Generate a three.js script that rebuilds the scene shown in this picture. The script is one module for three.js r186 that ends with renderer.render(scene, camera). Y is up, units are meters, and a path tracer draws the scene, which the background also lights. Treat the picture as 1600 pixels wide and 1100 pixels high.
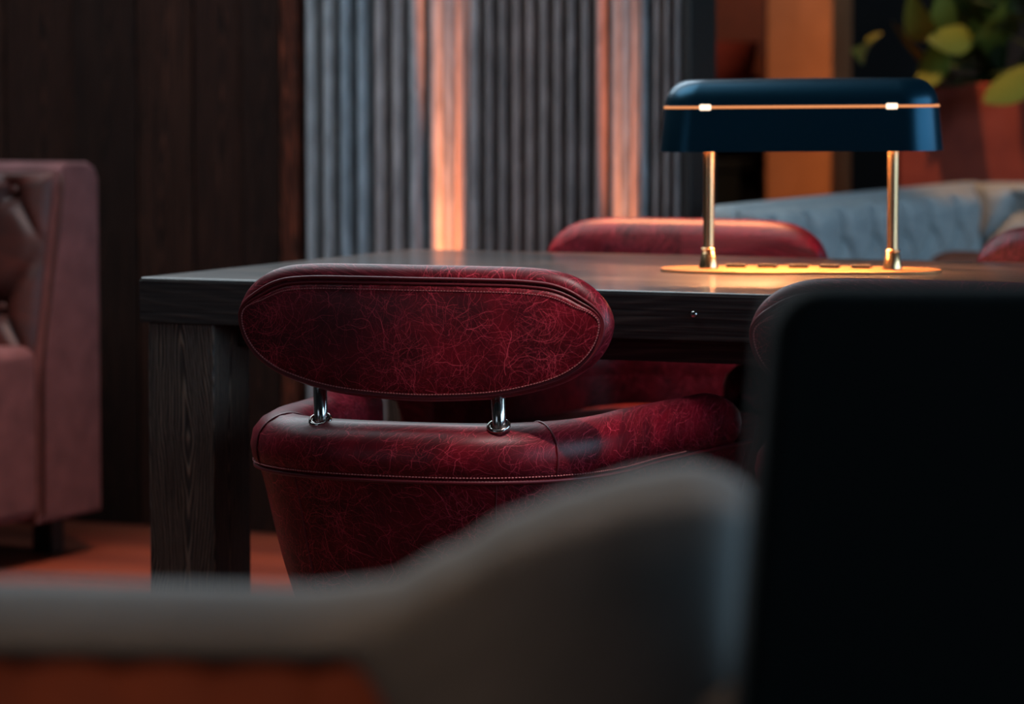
import * as THREE from 'three';
import { RoundedBoxGeometry } from 'three/addons/geometries/RoundedBoxGeometry.js';
import { mergeGeometries } from 'three/addons/utils/BufferGeometryUtils.js';
import { ImprovedNoise } from 'three/addons/math/ImprovedNoise.js';
import { RectAreaLightUniformsLib } from 'three/addons/lights/RectAreaLightUniformsLib.js';

RectAreaLightUniformsLib.init();
const scene = new THREE.Scene();
const D2R = Math.PI / 180;

// ---------- camera: long lens, eye 1.05 m above the floor ----------
const FPX = 5200, EYE = 1.05;
const camera = new THREE.PerspectiveCamera(2 * Math.atan(550 / FPX) / D2R, 1600 / 1100, 0.05, 60);
camera.rotation.order = 'YXZ';
camera.position.set(0, EYE, 0);
camera.rotation.y = 24 * D2R;
camera.rotation.x = -Math.atan(420 / FPX);
camera.focus = 4.72;
camera.userData.fStop = 3.6;
scene.add(camera);

// ---------- sky, daylight, exposure ----------
const renderer = new THREE.WebGLRenderer({ antialias: true });
renderer.toneMapping = THREE.LinearToneMapping;
renderer.toneMappingExposure = 1.0;
renderer.shadowMap.enabled = true;
scene.background = new THREE.Color().setRGB(0.25, 0.42, 0.62);

function areaLight(name, color, intensity, w, h, pos, target) {
  const l = new THREE.RectAreaLight(new THREE.Color().setRGB(...color), intensity, w, h);
  l.name = name; l.position.set(...pos); l.lookAt(...target); scene.add(l); return l;
}
function spot(name, color, intensity, pos, target, angle, penumbra, radius) {
  const l = new THREE.SpotLight(new THREE.Color().setRGB(...color), intensity, 0, angle, penumbra, 2);
  l.name = name; l.position.set(...pos); l.target.position.set(...target); l.castShadow = true;
  l.shadow.radius = radius || 1; scene.add(l); scene.add(l.target); return l;
}
// daylight through the skylight over the back of the room and through the long side window
const SKY = { x0: -4.7, x1: -2.3, z0: -5.9, z1: -4.0, y: 3.0 };
areaLight('skylight_daylight', [0.8, 0.93, 1.0], 5.5, SKY.x1 - SKY.x0, SKY.z1 - SKY.z0,
  [(SKY.x0 + SKY.x1) / 2, SKY.y - 0.01, (SKY.z0 + SKY.z1) / 2], [(SKY.x0 + SKY.x1) / 2, 0, (SKY.z0 + SKY.z1) / 2 - 0.0001]);
const WIN = { z0: -8.2, z1: -2.0, y0: 0.9, y1: 2.9, x: 2.5 };
areaLight('side_window_daylight', [0.5, 0.76, 1.0], 4.4, WIN.z1 - WIN.z0, WIN.y1 - WIN.y0,
  [WIN.x - 0.02, (WIN.y0 + WIN.y1) / 2, (WIN.z0 + WIN.z1) / 2], [0, (WIN.y0 + WIN.y1) / 2, (WIN.z0 + WIN.z1) / 2]);

const CLR = { x0: -5.2, x1: -2.75, y0: 2.2, y1: 2.85, z: -6.836 };  // added clerestory, out of view, for grazing sheen on the table top
areaLight('added_clerestory_light', [0.8, 0.92, 1.0], 11, CLR.x1 - CLR.x0, CLR.y1 - CLR.y0,
  [(CLR.x0 + CLR.x1) / 2, (CLR.y0 + CLR.y1) / 2, CLR.z + 0.03], [(CLR.x0 + CLR.x1) / 2, (CLR.y0 + CLR.y1) / 2, 0]);
const FRW = { x0: -5.4, x1: -2.6, y0: 0.9, y1: 2.7, z: 2.2 };  // added window behind the camera, out of view, as weak frontal fill
areaLight('added_front_fill', [0.95, 0.95, 1.0], 0.35, FRW.x1 - FRW.x0, FRW.y1 - FRW.y0,
  [(FRW.x0 + FRW.x1) / 2, (FRW.y0 + FRW.y1) / 2, FRW.z - 0.02], [(FRW.x0 + FRW.x1) / 2, (FRW.y0 + FRW.y1) / 2, 0]);

// ---------- helpers ----------
let seed = 7;
const rnd = () => { seed = (seed * 1664525 + 1013904223) >>> 0; return seed / 4294967296; };
const rr = (a, b) => a + (b - a) * rnd();
const noise = new ImprovedNoise();
const fbm = (x, y, z = 0, o = 4) => { let s = 0, a = 0.5; for (let i = 0; i < o; i++) { s += a * noise.noise(x, y, z + i * 7.1); x *= 2; y *= 2; a *= 0.5; } return s; };
const used = {};
const numbered = n => { const k = used[n] = (used[n] ?? -1) + 1; return k ? n + '_' + String(k).padStart(3, '0') : n; };
function shade(o) { o.castShadow = o.receiveShadow = true; return o; }
function part(name, geo, mat, parent) {
  const m = shade(new THREE.Mesh(geo, mat)); m.name = name; parent.add(m); return m;
}
function tag(o, label, category, group) { o.userData.label = label; o.userData.category = category; if (group) o.userData.group = group; return o; }
function thing(name, label, category, pos = [0, 0, 0], turn = 0, group) {
  const g = new THREE.Group(); g.name = numbered(name); g.position.set(...pos); g.rotation.y = turn; scene.add(g);
  return tag(g, label, category, group);
}
function struct(name, geo) { // setting: group or mesh
  const o = geo.isObject3D ? geo : shade(geo); o.name = name; o.userData.kind = 'structure'; scene.add(o); return o;
}
// uv in metres by the direction a face points; long = axis (0 x,1 y,2 z) that the grain follows
function uvBox(geo, long = 1, off = [0, 0]) {
  const p = geo.attributes.position, n = geo.attributes.normal, uv = new Float32Array(p.count * 2);
  for (let i = 0; i < p.count; i++) {
    const c = [p.getX(i), p.getY(i), p.getZ(i)], a = [Math.abs(n.getX(i)), Math.abs(n.getY(i)), Math.abs(n.getZ(i))];
    const m = a.indexOf(Math.max(...a));
    let ax = [0, 1, 2].filter(k => k !== m), v = ax.includes(long) ? long : ax[1], u = ax.find(k => k !== v);
    uv[2 * i] = c[u] + off[0]; uv[2 * i + 1] = c[v] + off[1];
  }
  geo.setAttribute('uv', new THREE.BufferAttribute(uv, 2)); return geo;
}
function box(w, h, d, x = 0, y = 0, z = 0, long = 1, r = 0, off = [0, 0]) { // centre at x,y,z
  const g = r ? new RoundedBoxGeometry(w, h, d, 2, r) : new THREE.BoxGeometry(w, h, d);
  uvBox(g, long, off); g.translate(x, y, z); return g;
}
const bx = (x0, x1, y0, y1, z0, z1, long = 1, r = 0, off = [0, 0]) => box(x1 - x0, y1 - y0, z1 - z0, (x0 + x1) / 2, (y0 + y1) / 2, (z0 + z1) / 2, long, r, off);
const merge = gs => mergeGeometries(gs.map(g => { const q = g.index ? g.toNonIndexed() : g; for (const k of Object.keys(q.attributes)) if (!['position', 'normal', 'uv'].includes(k)) q.deleteAttribute(k); return q; }));
// grid of points rows x cols -> surface with uv in metres; closed: last column meets the first
function loft(rows, { closed = false, flip = false } = {}) {
  const R = rows.length, C = rows[0].length, pos = [], uv = [], idx = [];
  for (let r = 0; r < R; r++) {
    let u = 0;
    for (let c = 0; c < C; c++) {
      const p = rows[r][c];
      if (c) u += Math.hypot(p[0] - rows[r][c - 1][0], p[1] - rows[r][c - 1][1], p[2] - rows[r][c - 1][2]);
      pos.push(...p); uv.push(u, 0);
    }
  }
  const mid = Math.floor(C / 2); let v = 0;
  for (let r = 0; r < R; r++) {
    if (r) { const a = rows[r][mid], b = rows[r - 1][mid]; v += Math.hypot(a[0] - b[0], a[1] - b[1], a[2] - b[2]); }
    for (let c = 0; c < C; c++) uv[2 * (r * C + c) + 1] = v;
  }
  for (let r = 0; r < R - 1; r++) for (let c = 0; c < C - 1; c++) {
    const a = r * C + c, b = a + 1, d = a + C, e = d + 1;
    if (flip) idx.push(a, d, b, b, d, e); else idx.push(a, b, d, b, e, d);
  }
  const g = new THREE.BufferGeometry();
  g.setAttribute('position', new THREE.Float32BufferAttribute(pos, 3));
  g.setAttribute('uv', new THREE.Float32BufferAttribute(uv, 2));
  g.setIndex(idx); g.computeVertexNormals();
  if (closed) {
    const n = g.attributes.normal;
    for (let r = 0; r < R; r++) {
      const a = r * C, b = a + C - 1, s = new THREE.Vector3(n.getX(a) + n.getX(b), n.getY(a) + n.getY(b), n.getZ(a) + n.getZ(b)).normalize();
      n.setXYZ(a, s.x, s.y, s.z); n.setXYZ(b, s.x, s.y, s.z);
    }
  }
  return g;
}
function tube(pts, r, seg = 0, closed = false, radial = 8) {
  const c = new THREE.CatmullRomCurve3(pts.map(p => new THREE.Vector3(...p)), closed, 'centripetal');
  return new THREE.TubeGeometry(c, seg || pts.length * 3, r, radial, closed);
}
const lathe = (pts, seg = 32) => new THREE.LatheGeometry(pts.map(p => new THREE.Vector2(...p)), seg);
const lerp = (a, b, t) => a + (b - a) * t;
const smooth = (a, b, x) => { const t = Math.min(1, Math.max(0, (x - a) / (b - a))); return t * t * (3 - 2 * t); };
function table1(tab, x) { // piecewise smooth lookup
  for (let i = 0; i < tab.length - 1; i++) if (x <= tab[i + 1][0]) { const [a, ya] = tab[i], [b, yb] = tab[i + 1]; const t = Math.max(0, (x - a) / (b - a)); return lerp(ya, yb, t * t * (3 - 2 * t) * 0.5 + t * 0.5); }
  return tab[tab.length - 1][1];
}

// ---------- textures ----------
function dataTex(w, h, fn, srgb, repeat = [1, 1]) {
  const d = new Uint8Array(w * h * 4);
  for (let y = 0; y < h; y++) for (let x = 0; x < w; x++) {
    const c = fn(x / w, y / h, x, y), i = 4 * (y * w + x);
    d[i] = c[0]; d[i + 1] = c[1]; d[i + 2] = c[2]; d[i + 3] = 255;
  }
  const t = new THREE.DataTexture(d, w, h); t.magFilter = THREE.LinearFilter; t.wrapS = t.wrapT = THREE.RepeatWrapping;
  if (srgb) t.colorSpace = THREE.SRGBColorSpace; t.repeat.set(...repeat); t.needsUpdate = true; return t;
}
const g3 = v => [v, v, v];
const mixc = (a, b, t) => [0, 1, 2].map(k => Math.max(0, Math.min(255, lerp(a[k], b[k], Math.max(0, Math.min(1, t))))));
// waxed pull-up leather: mottled red with a web of pale crease marks
function leatherTextures(size, metres, base, dark, mark, strokes) {
  const cv = document.createElement('canvas'); cv.width = cv.height = size; const c = cv.getContext('2d');
  const bv = document.createElement('canvas'); bv.width = bv.height = size; const b = bv.getContext('2d');
  c.fillStyle = `rgb(${base})`; c.fillRect(0, 0, size, size);
  b.fillStyle = 'rgb(128,128,128)'; b.fillRect(0, 0, size, size);
  const wrap = (fn, x, y, r) => { for (const dx of [-size, 0, size]) for (const dy of [-size, 0, size]) if (x + dx > -r && x + dx < size + r && y + dy > -r && y + dy < size + r) fn(x + dx, y + dy); };
  for (let i = 0; i < 520; i++) {
    const x = rnd() * size, y = rnd() * size, r = rr(0.02, 0.12) * size, a = rr(0.06, 0.26);
    wrap((X, Y) => {
      const g = c.createRadialGradient(X, Y, 0, X, Y, r);
      const col = rnd() < 0.7 ? dark : base;
      g.addColorStop(0, `rgba(${col},${a})`); g.addColorStop(1, `rgba(${col},0)`);
      c.fillStyle = g; c.fillRect(X - r, Y - r, 2 * r, 2 * r);
    }, x, y, r);
  }
  const hubs = []; for (let i = 0; i < 26; i++) hubs.push([rnd() * size, rnd() * size, rr(0.05, 0.17) * size]);
  c.lineCap = 'round'; b.lineCap = 'round';
  for (let i = 0; i < strokes; i++) {
    const h = rnd() < 0.5 ? [rnd() * size, rnd() * size, 0.02 * size] : hubs[Math.floor(rnd() * hubs.length)], q = rnd() * 6.283, d = Math.sqrt(rnd()) * h[2];
    let x = h[0] + Math.cos(q) * d, y = h[1] + Math.sin(q) * d, dir = rnd() < 0.55 ? q + rr(-0.5, 0.5) : rnd() * 6.283;
    const n = 4 + Math.floor(rnd() * 14), st = rr(0.004, 0.011) * size, al = Math.pow(rnd(), 2.0) * 0.6 + 0.06, w = (rr(0.6, 1.7) + (rnd() < 0.06 ? 1.6 : 0)) * size / 1024;
    const pts = [[x, y]]; for (let k = 0; k < n; k++) { dir += rr(-0.45, 0.45); x += Math.cos(dir) * st; y += Math.sin(dir) * st; pts.push([x, y]); }
    wrap((X, Y) => {
      const ox = X - pts[0][0], oy = Y - pts[0][1];
      for (const [ctx, col] of [[c, `rgba(${mark},${al.toFixed(3)})`], [b, `rgba(70,70,70,${(al * 0.9).toFixed(3)})`]]) {
        ctx.strokeStyle = col; ctx.lineWidth = w; ctx.beginPath(); ctx.moveTo(pts[0][0] + ox, pts[0][1] + oy);
        for (let k = 1; k < pts.length; k++) ctx.lineTo(pts[k][0] + ox, pts[k][1] + oy);
        ctx.stroke();
      }
    }, pts[0][0], pts[0][1], size * 0.12);
  }
  for (let i = 0; i < 9000; i++) { const v = rnd() < 0.5 ? 105 : 150; b.fillStyle = `rgba(${v},${v},${v},0.25)`; b.fillRect(rnd() * size, rnd() * size, rr(1, 3), rr(1, 3)); }
  const out = [cv, bv].map((k, i) => { const t = new THREE.CanvasTexture(k); t.wrapS = t.wrapT = THREE.RepeatWrapping; t.repeat.set(1 / metres, 1 / metres); if (!i) t.colorSpace = THREE.SRGBColorSpace; return t; });
  return out;
}
// plain-sawn grain: cathedral arches along v
function grainField(u, v, s, arch = 1) { // u across 0..1, v along 0..1
  const w = 0.10 * fbm(u * 3 + s, v * 5, s) + 0.02 * fbm(u * 14, v * 30, s + 3);
  const d = (u - 0.5 + 0.08 * Math.sin(v * 6.283 + s)) * 2 + w;
  const f = arch ? Math.sqrt(d * d * 14 + 0.15) * 3.2 - 6 * Math.abs(((v * 2 + 0.35 * fbm(u * 2, v * 3, s + 9)) % 1) - 0.5) : d * 9 + 1.5 * fbm(u * 2, v * 2, s);
  const ring = 0.5 + 0.5 * Math.sin(f * 6.283 + 2 * fbm(u * 6, v * 6, s + 5));
  const fine = fbm(u * 90, v * 7, s + 11, 3);
  return [Math.pow(ring, 2.2), fine];
}
const wrapv = v => v; // texture edges fall at board ends
function woodTextures(w, h, s, dark, light, repeat, arch = 1, k = 1) {
  const f = []; 
  const col = dataTex(w, h, (u, v) => { const [r, n] = grainField(u, v, s, arch); const t = 0.55 * r * k + 0.9 * n + 0.25; f.push(t); return mixc(dark, light, t); }, true, repeat);
  const bump = dataTex(w, h, (u, v, x, y) => g3(Math.max(0, Math.min(255, 60 + 150 * f[y * w + x]))), false, repeat);
  return [col, bump];
}

// ---------- materials ----------
const std = o => new THREE.MeshStandardMaterial(o);
const phys = o => new THREE.MeshPhysicalMaterial(o);
const [leMap, leBump] = leatherTextures(1024, 0.42, '104,7,22', '20,3,5', '232,84,100', 5200);
const M = {};
M.leather = phys({ name: 'red_waxed_leather', map: leMap, bumpMap: leBump, bumpScale: 0.0006, roughness: 0.4, specularIntensity: 0.5 });
M.piping = std({ name: 'red_piping', color: new THREE.Color().setRGB(0.12, 0.006, 0.012), roughness: 0.45 });
M.stitch = std({ name: 'pink_thread', color: new THREE.Color().setRGB(0.42, 0.12, 0.12), roughness: 0.8 });
M.chrome = std({ name: 'chrome', color: 0xc9c6c2, metalness: 1, roughness: 0.16 });
const [tw, tb] = woodTextures(256, 1024, 2.3, [10, 8, 7], [124, 104, 88], [1 / 0.122, 1 / 0.9], 1, 1.5);
M.tableLeg = std({ name: 'dark_oak_leg', map: tw, bumpMap: tb, bumpScale: 0.002, roughness: 0.5 });
const [ew, eb] = woodTextures(512, 512, 5.1, [14, 12, 11], [84, 70, 62], [1 / 0.3, 1 / 1.4], 0, 0.6);
M.tableEdge = std({ name: 'dark_oak_edge', map: ew, bumpMap: eb, bumpScale: 0.0006, roughness: 0.5 });
const topBump = dataTex(1024, 512, (u, v) => g3(128 + 150 * fbm(u * 26, v * 4, 1.7, 4) + 40 * fbm(u * 220, v * 20, 4.2, 2)), false, [1 / 1.2, 1 / 0.6]);
const topMap = dataTex(1024, 512, (u, v) => { const t = 0.5 + fbm(u * 90, v * 4, 8.8, 4) + 0.9 * fbm(u * 12, v * 3, 2.1, 3); return mixc([14, 12, 11], [84, 70, 62], t * 1.3 - 0.15); }, true, [1 / 1.2, 1 / 0.6]);
M.tableTop = phys({ name: 'polished_dark_oak', map: topMap, bumpMap: topBump, bumpScale: 0.0035, roughness: 0.42, clearcoat: 0.6, clearcoatRoughness: 0.14 });
const planks = [0, 1, 2, 3].map(i => woodTextures(256, 1024, 11 + i * 3.7, [14, 8, 6], [[78, 44, 33], [62, 36, 27], [86, 49, 36], [140, 68, 46]][i], [1 / 0.17, 1 / 1.3], 1, 0.8));
M.planks = planks.map(([a, b], i) => phys({ specularIntensity: 0.25, name: 'dark_plank_' + 'abcd'[i], map: a, bumpMap: b, bumpScale: 0.004, roughness: 0.62 }));  // plank d: light on the end board put into a redder, lighter colour
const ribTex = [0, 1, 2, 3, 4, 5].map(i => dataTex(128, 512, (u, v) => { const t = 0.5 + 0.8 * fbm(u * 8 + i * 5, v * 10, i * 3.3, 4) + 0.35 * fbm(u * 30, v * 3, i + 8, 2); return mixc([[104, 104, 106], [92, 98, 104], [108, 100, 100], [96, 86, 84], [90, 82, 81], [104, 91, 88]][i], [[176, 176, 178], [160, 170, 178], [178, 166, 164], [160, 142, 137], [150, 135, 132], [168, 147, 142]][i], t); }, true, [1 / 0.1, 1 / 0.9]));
M.ribs = ribTex.map((t, i) => std({ name: 'grey_slat_' + 'abcdef'[i], map: t, roughness: 0.75 }));  // slats d to f: weaker daylight put into warmer, darker colours
M.ribBack = std({ name: 'charcoal_backing', color: 0x14181a, roughness: 0.9 });
const floorTex = [0, 1, 2].map(i => woodTextures(256, 1024, 31 + i * 2.9, [[96, 44, 30], [84, 38, 27], [110, 52, 34]][i], [[150, 72, 46], [132, 62, 42], [164, 84, 54]][i], [1 / 0.14, 1 / 1.8], 1, 0.7));
M.floor = floorTex.map(([a, b], i) => std({ name: 'red_brown_floorboard_' + 'abc'[i], map: a, bumpMap: b, bumpScale: 0.0008, roughness: 0.42 }));
M.plaster = std({ name: 'dark_plaster', color: 0x1b1a19, roughness: 0.9 });
M.ceiling = std({ name: 'charcoal_ceiling', color: 0x1a1a1a, roughness: 0.95 });
M.frame = std({ name: 'dark_window_frame', color: 0x121415, roughness: 0.5 });
M.glass = phys({ name: 'window_glass', color: 0xffffff, roughness: 0.02, transmission: 1, thickness: 0 });
M.brass = std({ name: 'satin_brass', color: new THREE.Color().setRGB(0.8, 0.5, 0.26), metalness: 1, roughness: 0.24 });
M.lampShade = phys({ name: 'blue_black_enamel', color: new THREE.Color().setRGB(0.002, 0.034, 0.06), metalness: 0.75, roughness: 0.34 });
M.brassPlate = std({ name: 'brushed_brass', color: new THREE.Color().setRGB(0.36, 0.17, 0.06), metalness: 0.7, roughness: 0.5 });
M.lampInside = std({ name: 'cream_enamel', color: 0xe8dcc8, roughness: 0.6 });
M.blackPlastic = std({ name: 'black_plastic', color: 0x0b0b0b, roughness: 0.4 });
const glow = (name, c, k) => std({ name, color: 0x000000, emissive: new THREE.Color().setRGB(...c), emissiveIntensity: k });
const mot = (a, b, f, s) => dataTex(256, 256, (u, v) => mixc(a, b, 0.5 + 0.9 * fbm(u * f, v * f, s, 5)), true, [1 / 0.6, 1 / 0.6]);
M.pinkSuede = std({ name: 'rose_brown_suede', map: mot([74, 38, 38], [106, 62, 62], 10, 3.1), roughness: 0.85 });
M.brownLeather = phys({ name: 'tufted_brown_leather', map: mot([34, 13, 10], [80, 32, 23], 7, 6.6), roughness: 0.5, specularIntensity: 0.6 });
M.greyVelvet = phys({ name: 'grey_velvet', map: mot([124, 130, 132], [152, 156, 156], 9, 1.3), roughness: 0.8, sheen: 0.3, sheenColor: new THREE.Color(0.6, 0.65, 0.7), sheenRoughness: 0.5 });
M.taupeVelvet = phys({ name: 'taupe_grey_velvet', map: mot([92, 94, 92], [112, 112, 109], 9, 4.3), roughness: 0.85, sheen: 0.3, sheenColor: new THREE.Color(0.6, 0.6, 0.6), sheenRoughness: 0.5 });
M.rust = std({ name: 'rust_velvet', map: mot([120, 56, 34], [158, 78, 48], 8, 2.2), roughness: 0.85 });
M.black = std({ name: 'black_fabric', color: 0x03100e, roughness: 0.9 });
M.darkWood = std({ name: 'near_black_wood', color: 0x120e0c, roughness: 0.55 });
M.terracotta = std({ name: 'terracotta', map: mot([126, 48, 34], [150, 62, 44], 9, 7.2), roughness: 0.8 });
M.tan = std({ name: 'tan_timber', map: mot([156, 102, 66], [180, 120, 80], 6, 5.5), roughness: 0.7 });
M.cabinet = std({ name: 'brown_cabinet_wood', map: mot([92, 50, 36], [122, 66, 46], 6, 9.5), roughness: 0.6 });
M.leaf = phys({ name: 'leaf_lit_copy', color: new THREE.Color().setRGB(0.16, 0.2, 0.03), roughness: 0.45, transmission: 0.25, thickness: 0 });  // lit leaves: light put into a paler yellow-green copy
M.leafShaded = phys({ name: 'leaf_shaded_copy', color: new THREE.Color().setRGB(0.03, 0.06, 0.015), roughness: 0.45, transmission: 0.2, thickness: 0 });  // same leaf with shade put into its colour
M.soil = std({ name: 'potting_soil', color: 0x1c130d, roughness: 1 });
M.stem = std({ name: 'plant_stem', color: 0x2c3318, roughness: 0.8 });

// ---------- room ----------
const RX0 = -6, RX1 = 2.5, RZ0 = -9.6, RZ1 = 2.2, RH = 3.0, WZ = -6.836;
{ // floor of long boards
  const fl = new THREE.Group(); struct('floor', fl);
  part('subfloor', bx(RX0, RX1, -0.14, -0.022, RZ0, RZ1), M.plaster, fl);
  const w = 0.14;
  for (let z = RZ0, i = 0; z < RZ1 - 0.02; z += w, i++) part('plank', bx(RX0, RX1, -0.022, 0, z + 0.001, Math.min(z + w - 0.001, RZ1), 0, 0.0015, [0, i * 0.37]), M.floor[(i * 7 + (i >> 1)) % 3], fl);
}
struct('ceiling', new THREE.Mesh(merge([
  bx(RX0, SKY.x0, RH, RH + 0.2, RZ0, RZ1), bx(SKY.x1, RX1, RH, RH + 0.2, RZ0, RZ1),
  bx(SKY.x0, SKY.x1, RH, RH + 0.2, RZ0, SKY.z0), bx(SKY.x0, SKY.x1, RH, RH + 0.2, SKY.z1, RZ1)]), M.ceiling));
{
  const s = new THREE.Group(); struct('window_1', s);
  part('window_frame', merge([bx(SKY.x0, SKY.x1, RH + 0.04, RH + 0.16, SKY.z0, SKY.z0 + 0.06), bx(SKY.x0, SKY.x1, RH + 0.04, RH + 0.16, SKY.z1 - 0.06, SKY.z1),
    bx(SKY.x0, SKY.x0 + 0.06, RH + 0.04, RH + 0.16, SKY.z0 + 0.06, SKY.z1 - 0.06), bx(SKY.x1 - 0.06, SKY.x1, RH + 0.04, RH + 0.16, SKY.z0 + 0.06, SKY.z1 - 0.06),
    bx((SKY.x0 + SKY.x1) / 2 - 0.03, (SKY.x0 + SKY.x1) / 2 + 0.03, RH + 0.04, RH + 0.16, SKY.z0 + 0.06, SKY.z1 - 0.06)]), M.frame, s);
  for (const [a, b] of [[SKY.x0 + 0.06, (SKY.x0 + SKY.x1) / 2 - 0.03], [(SKY.x0 + SKY.x1) / 2 + 0.03, SKY.x1 - 0.06]])
    part('pane', bx(a, b, RH + 0.09, RH + 0.1, SKY.z0 + 0.06, SKY.z1 - 0.06), M.glass, s);
}
struct('wall_left', new THREE.Mesh(bx(RX0 - 0.2, RX0, 0, RH, RZ0, RZ1), M.plaster));
struct('wall_front', new THREE.Mesh(merge([bx(RX0, FRW.x0, 0, RH, RZ1, RZ1 + 0.2), bx(FRW.x1, RX1, 0, RH, RZ1, RZ1 + 0.2), bx(FRW.x0, FRW.x1, 0, FRW.y0, RZ1, RZ1 + 0.2), bx(FRW.x0, FRW.x1, FRW.y1, RH, RZ1, RZ1 + 0.2)]), M.plaster));
function wallWindow(name, x0, x1, y0, y1, z0, z1, n) { // in a wall that faces along z
  const s = new THREE.Group(); struct(name, s); const fr = [bx(x0, x1, y0, y0 + 0.05, z0, z1), bx(x0, x1, y1 - 0.05, y1, z0, z1)], W = x1 - x0 - 0.05;
  for (let i = 0; i <= n; i++) { const x = x0 + 0.025 + W * i / n; fr.push(bx(x - 0.025, x + 0.025, y0 + 0.05, y1 - 0.05, z0, z1)); }
  part('window_frame', merge(fr), M.frame, s);
  for (let i = 0; i < n; i++) { const x = x0 + 0.05 + W * i / n; part('pane', bx(x, x + W / n - 0.05, y0 + 0.05, y1 - 0.05, (z0 + z1) / 2 - 0.004, (z0 + z1) / 2 + 0.004), M.glass, s); }
}
wallWindow('added_window_3', FRW.x0, FRW.x1, FRW.y0, FRW.y1, RZ1 + 0.06, RZ1 + 0.13, 3);  // frame for the added front fill
wallWindow('added_window_4', CLR.x0, CLR.x1, CLR.y0, CLR.y1, CLR.z - 0.13, CLR.z - 0.06, 4);  // frame for the added clerestory
struct('wall_alcove', new THREE.Mesh(bx(RX0, RX1, 0, RH, RZ0 - 0.2, RZ0), M.plaster));
struct('wall_right', new THREE.Mesh(merge([bx(RX1, RX1 + 0.2, 0, WIN.y0, RZ0, RZ1), bx(RX1, RX1 + 0.2, WIN.y1, RH, RZ0, RZ1),
  bx(RX1, RX1 + 0.2, WIN.y0, WIN.y1, RZ0, WIN.z0), bx(RX1, RX1 + 0.2, WIN.y0, WIN.y1, WIN.z1, RZ1)]), M.plaster));
{
  const s = new THREE.Group(); struct('window_2', s); const x0 = RX1 + 0.06, x1 = RX1 + 0.13, n = 6, L = WIN.z1 - WIN.z0;
  const fr = [bx(x0, x1, WIN.y0, WIN.y0 + 0.06, WIN.z0, WIN.z1), bx(x0, x1, WIN.y1 - 0.06, WIN.y1, WIN.z0, WIN.z1)];
  for (let i = 0; i <= n; i++) { const z = WIN.z0 + 0.03 + (L - 0.06) * i / n; fr.push(bx(x0, x1, WIN.y0 + 0.06, WIN.y1 - 0.06, z - 0.03, z + 0.03)); }
  part('window_frame', merge(fr), M.frame, s);
  for (let i = 0; i < n; i++) { const z = WIN.z0 + 0.03 + (L - 0.06) * i / n; part('pane', bx(x0 + 0.03, x0 + 0.038, WIN.y0 + 0.06, WIN.y1 - 0.06, z + 0.03, z + (L - 0.06) / n - 0.03), M.glass, s); }
}
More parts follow.
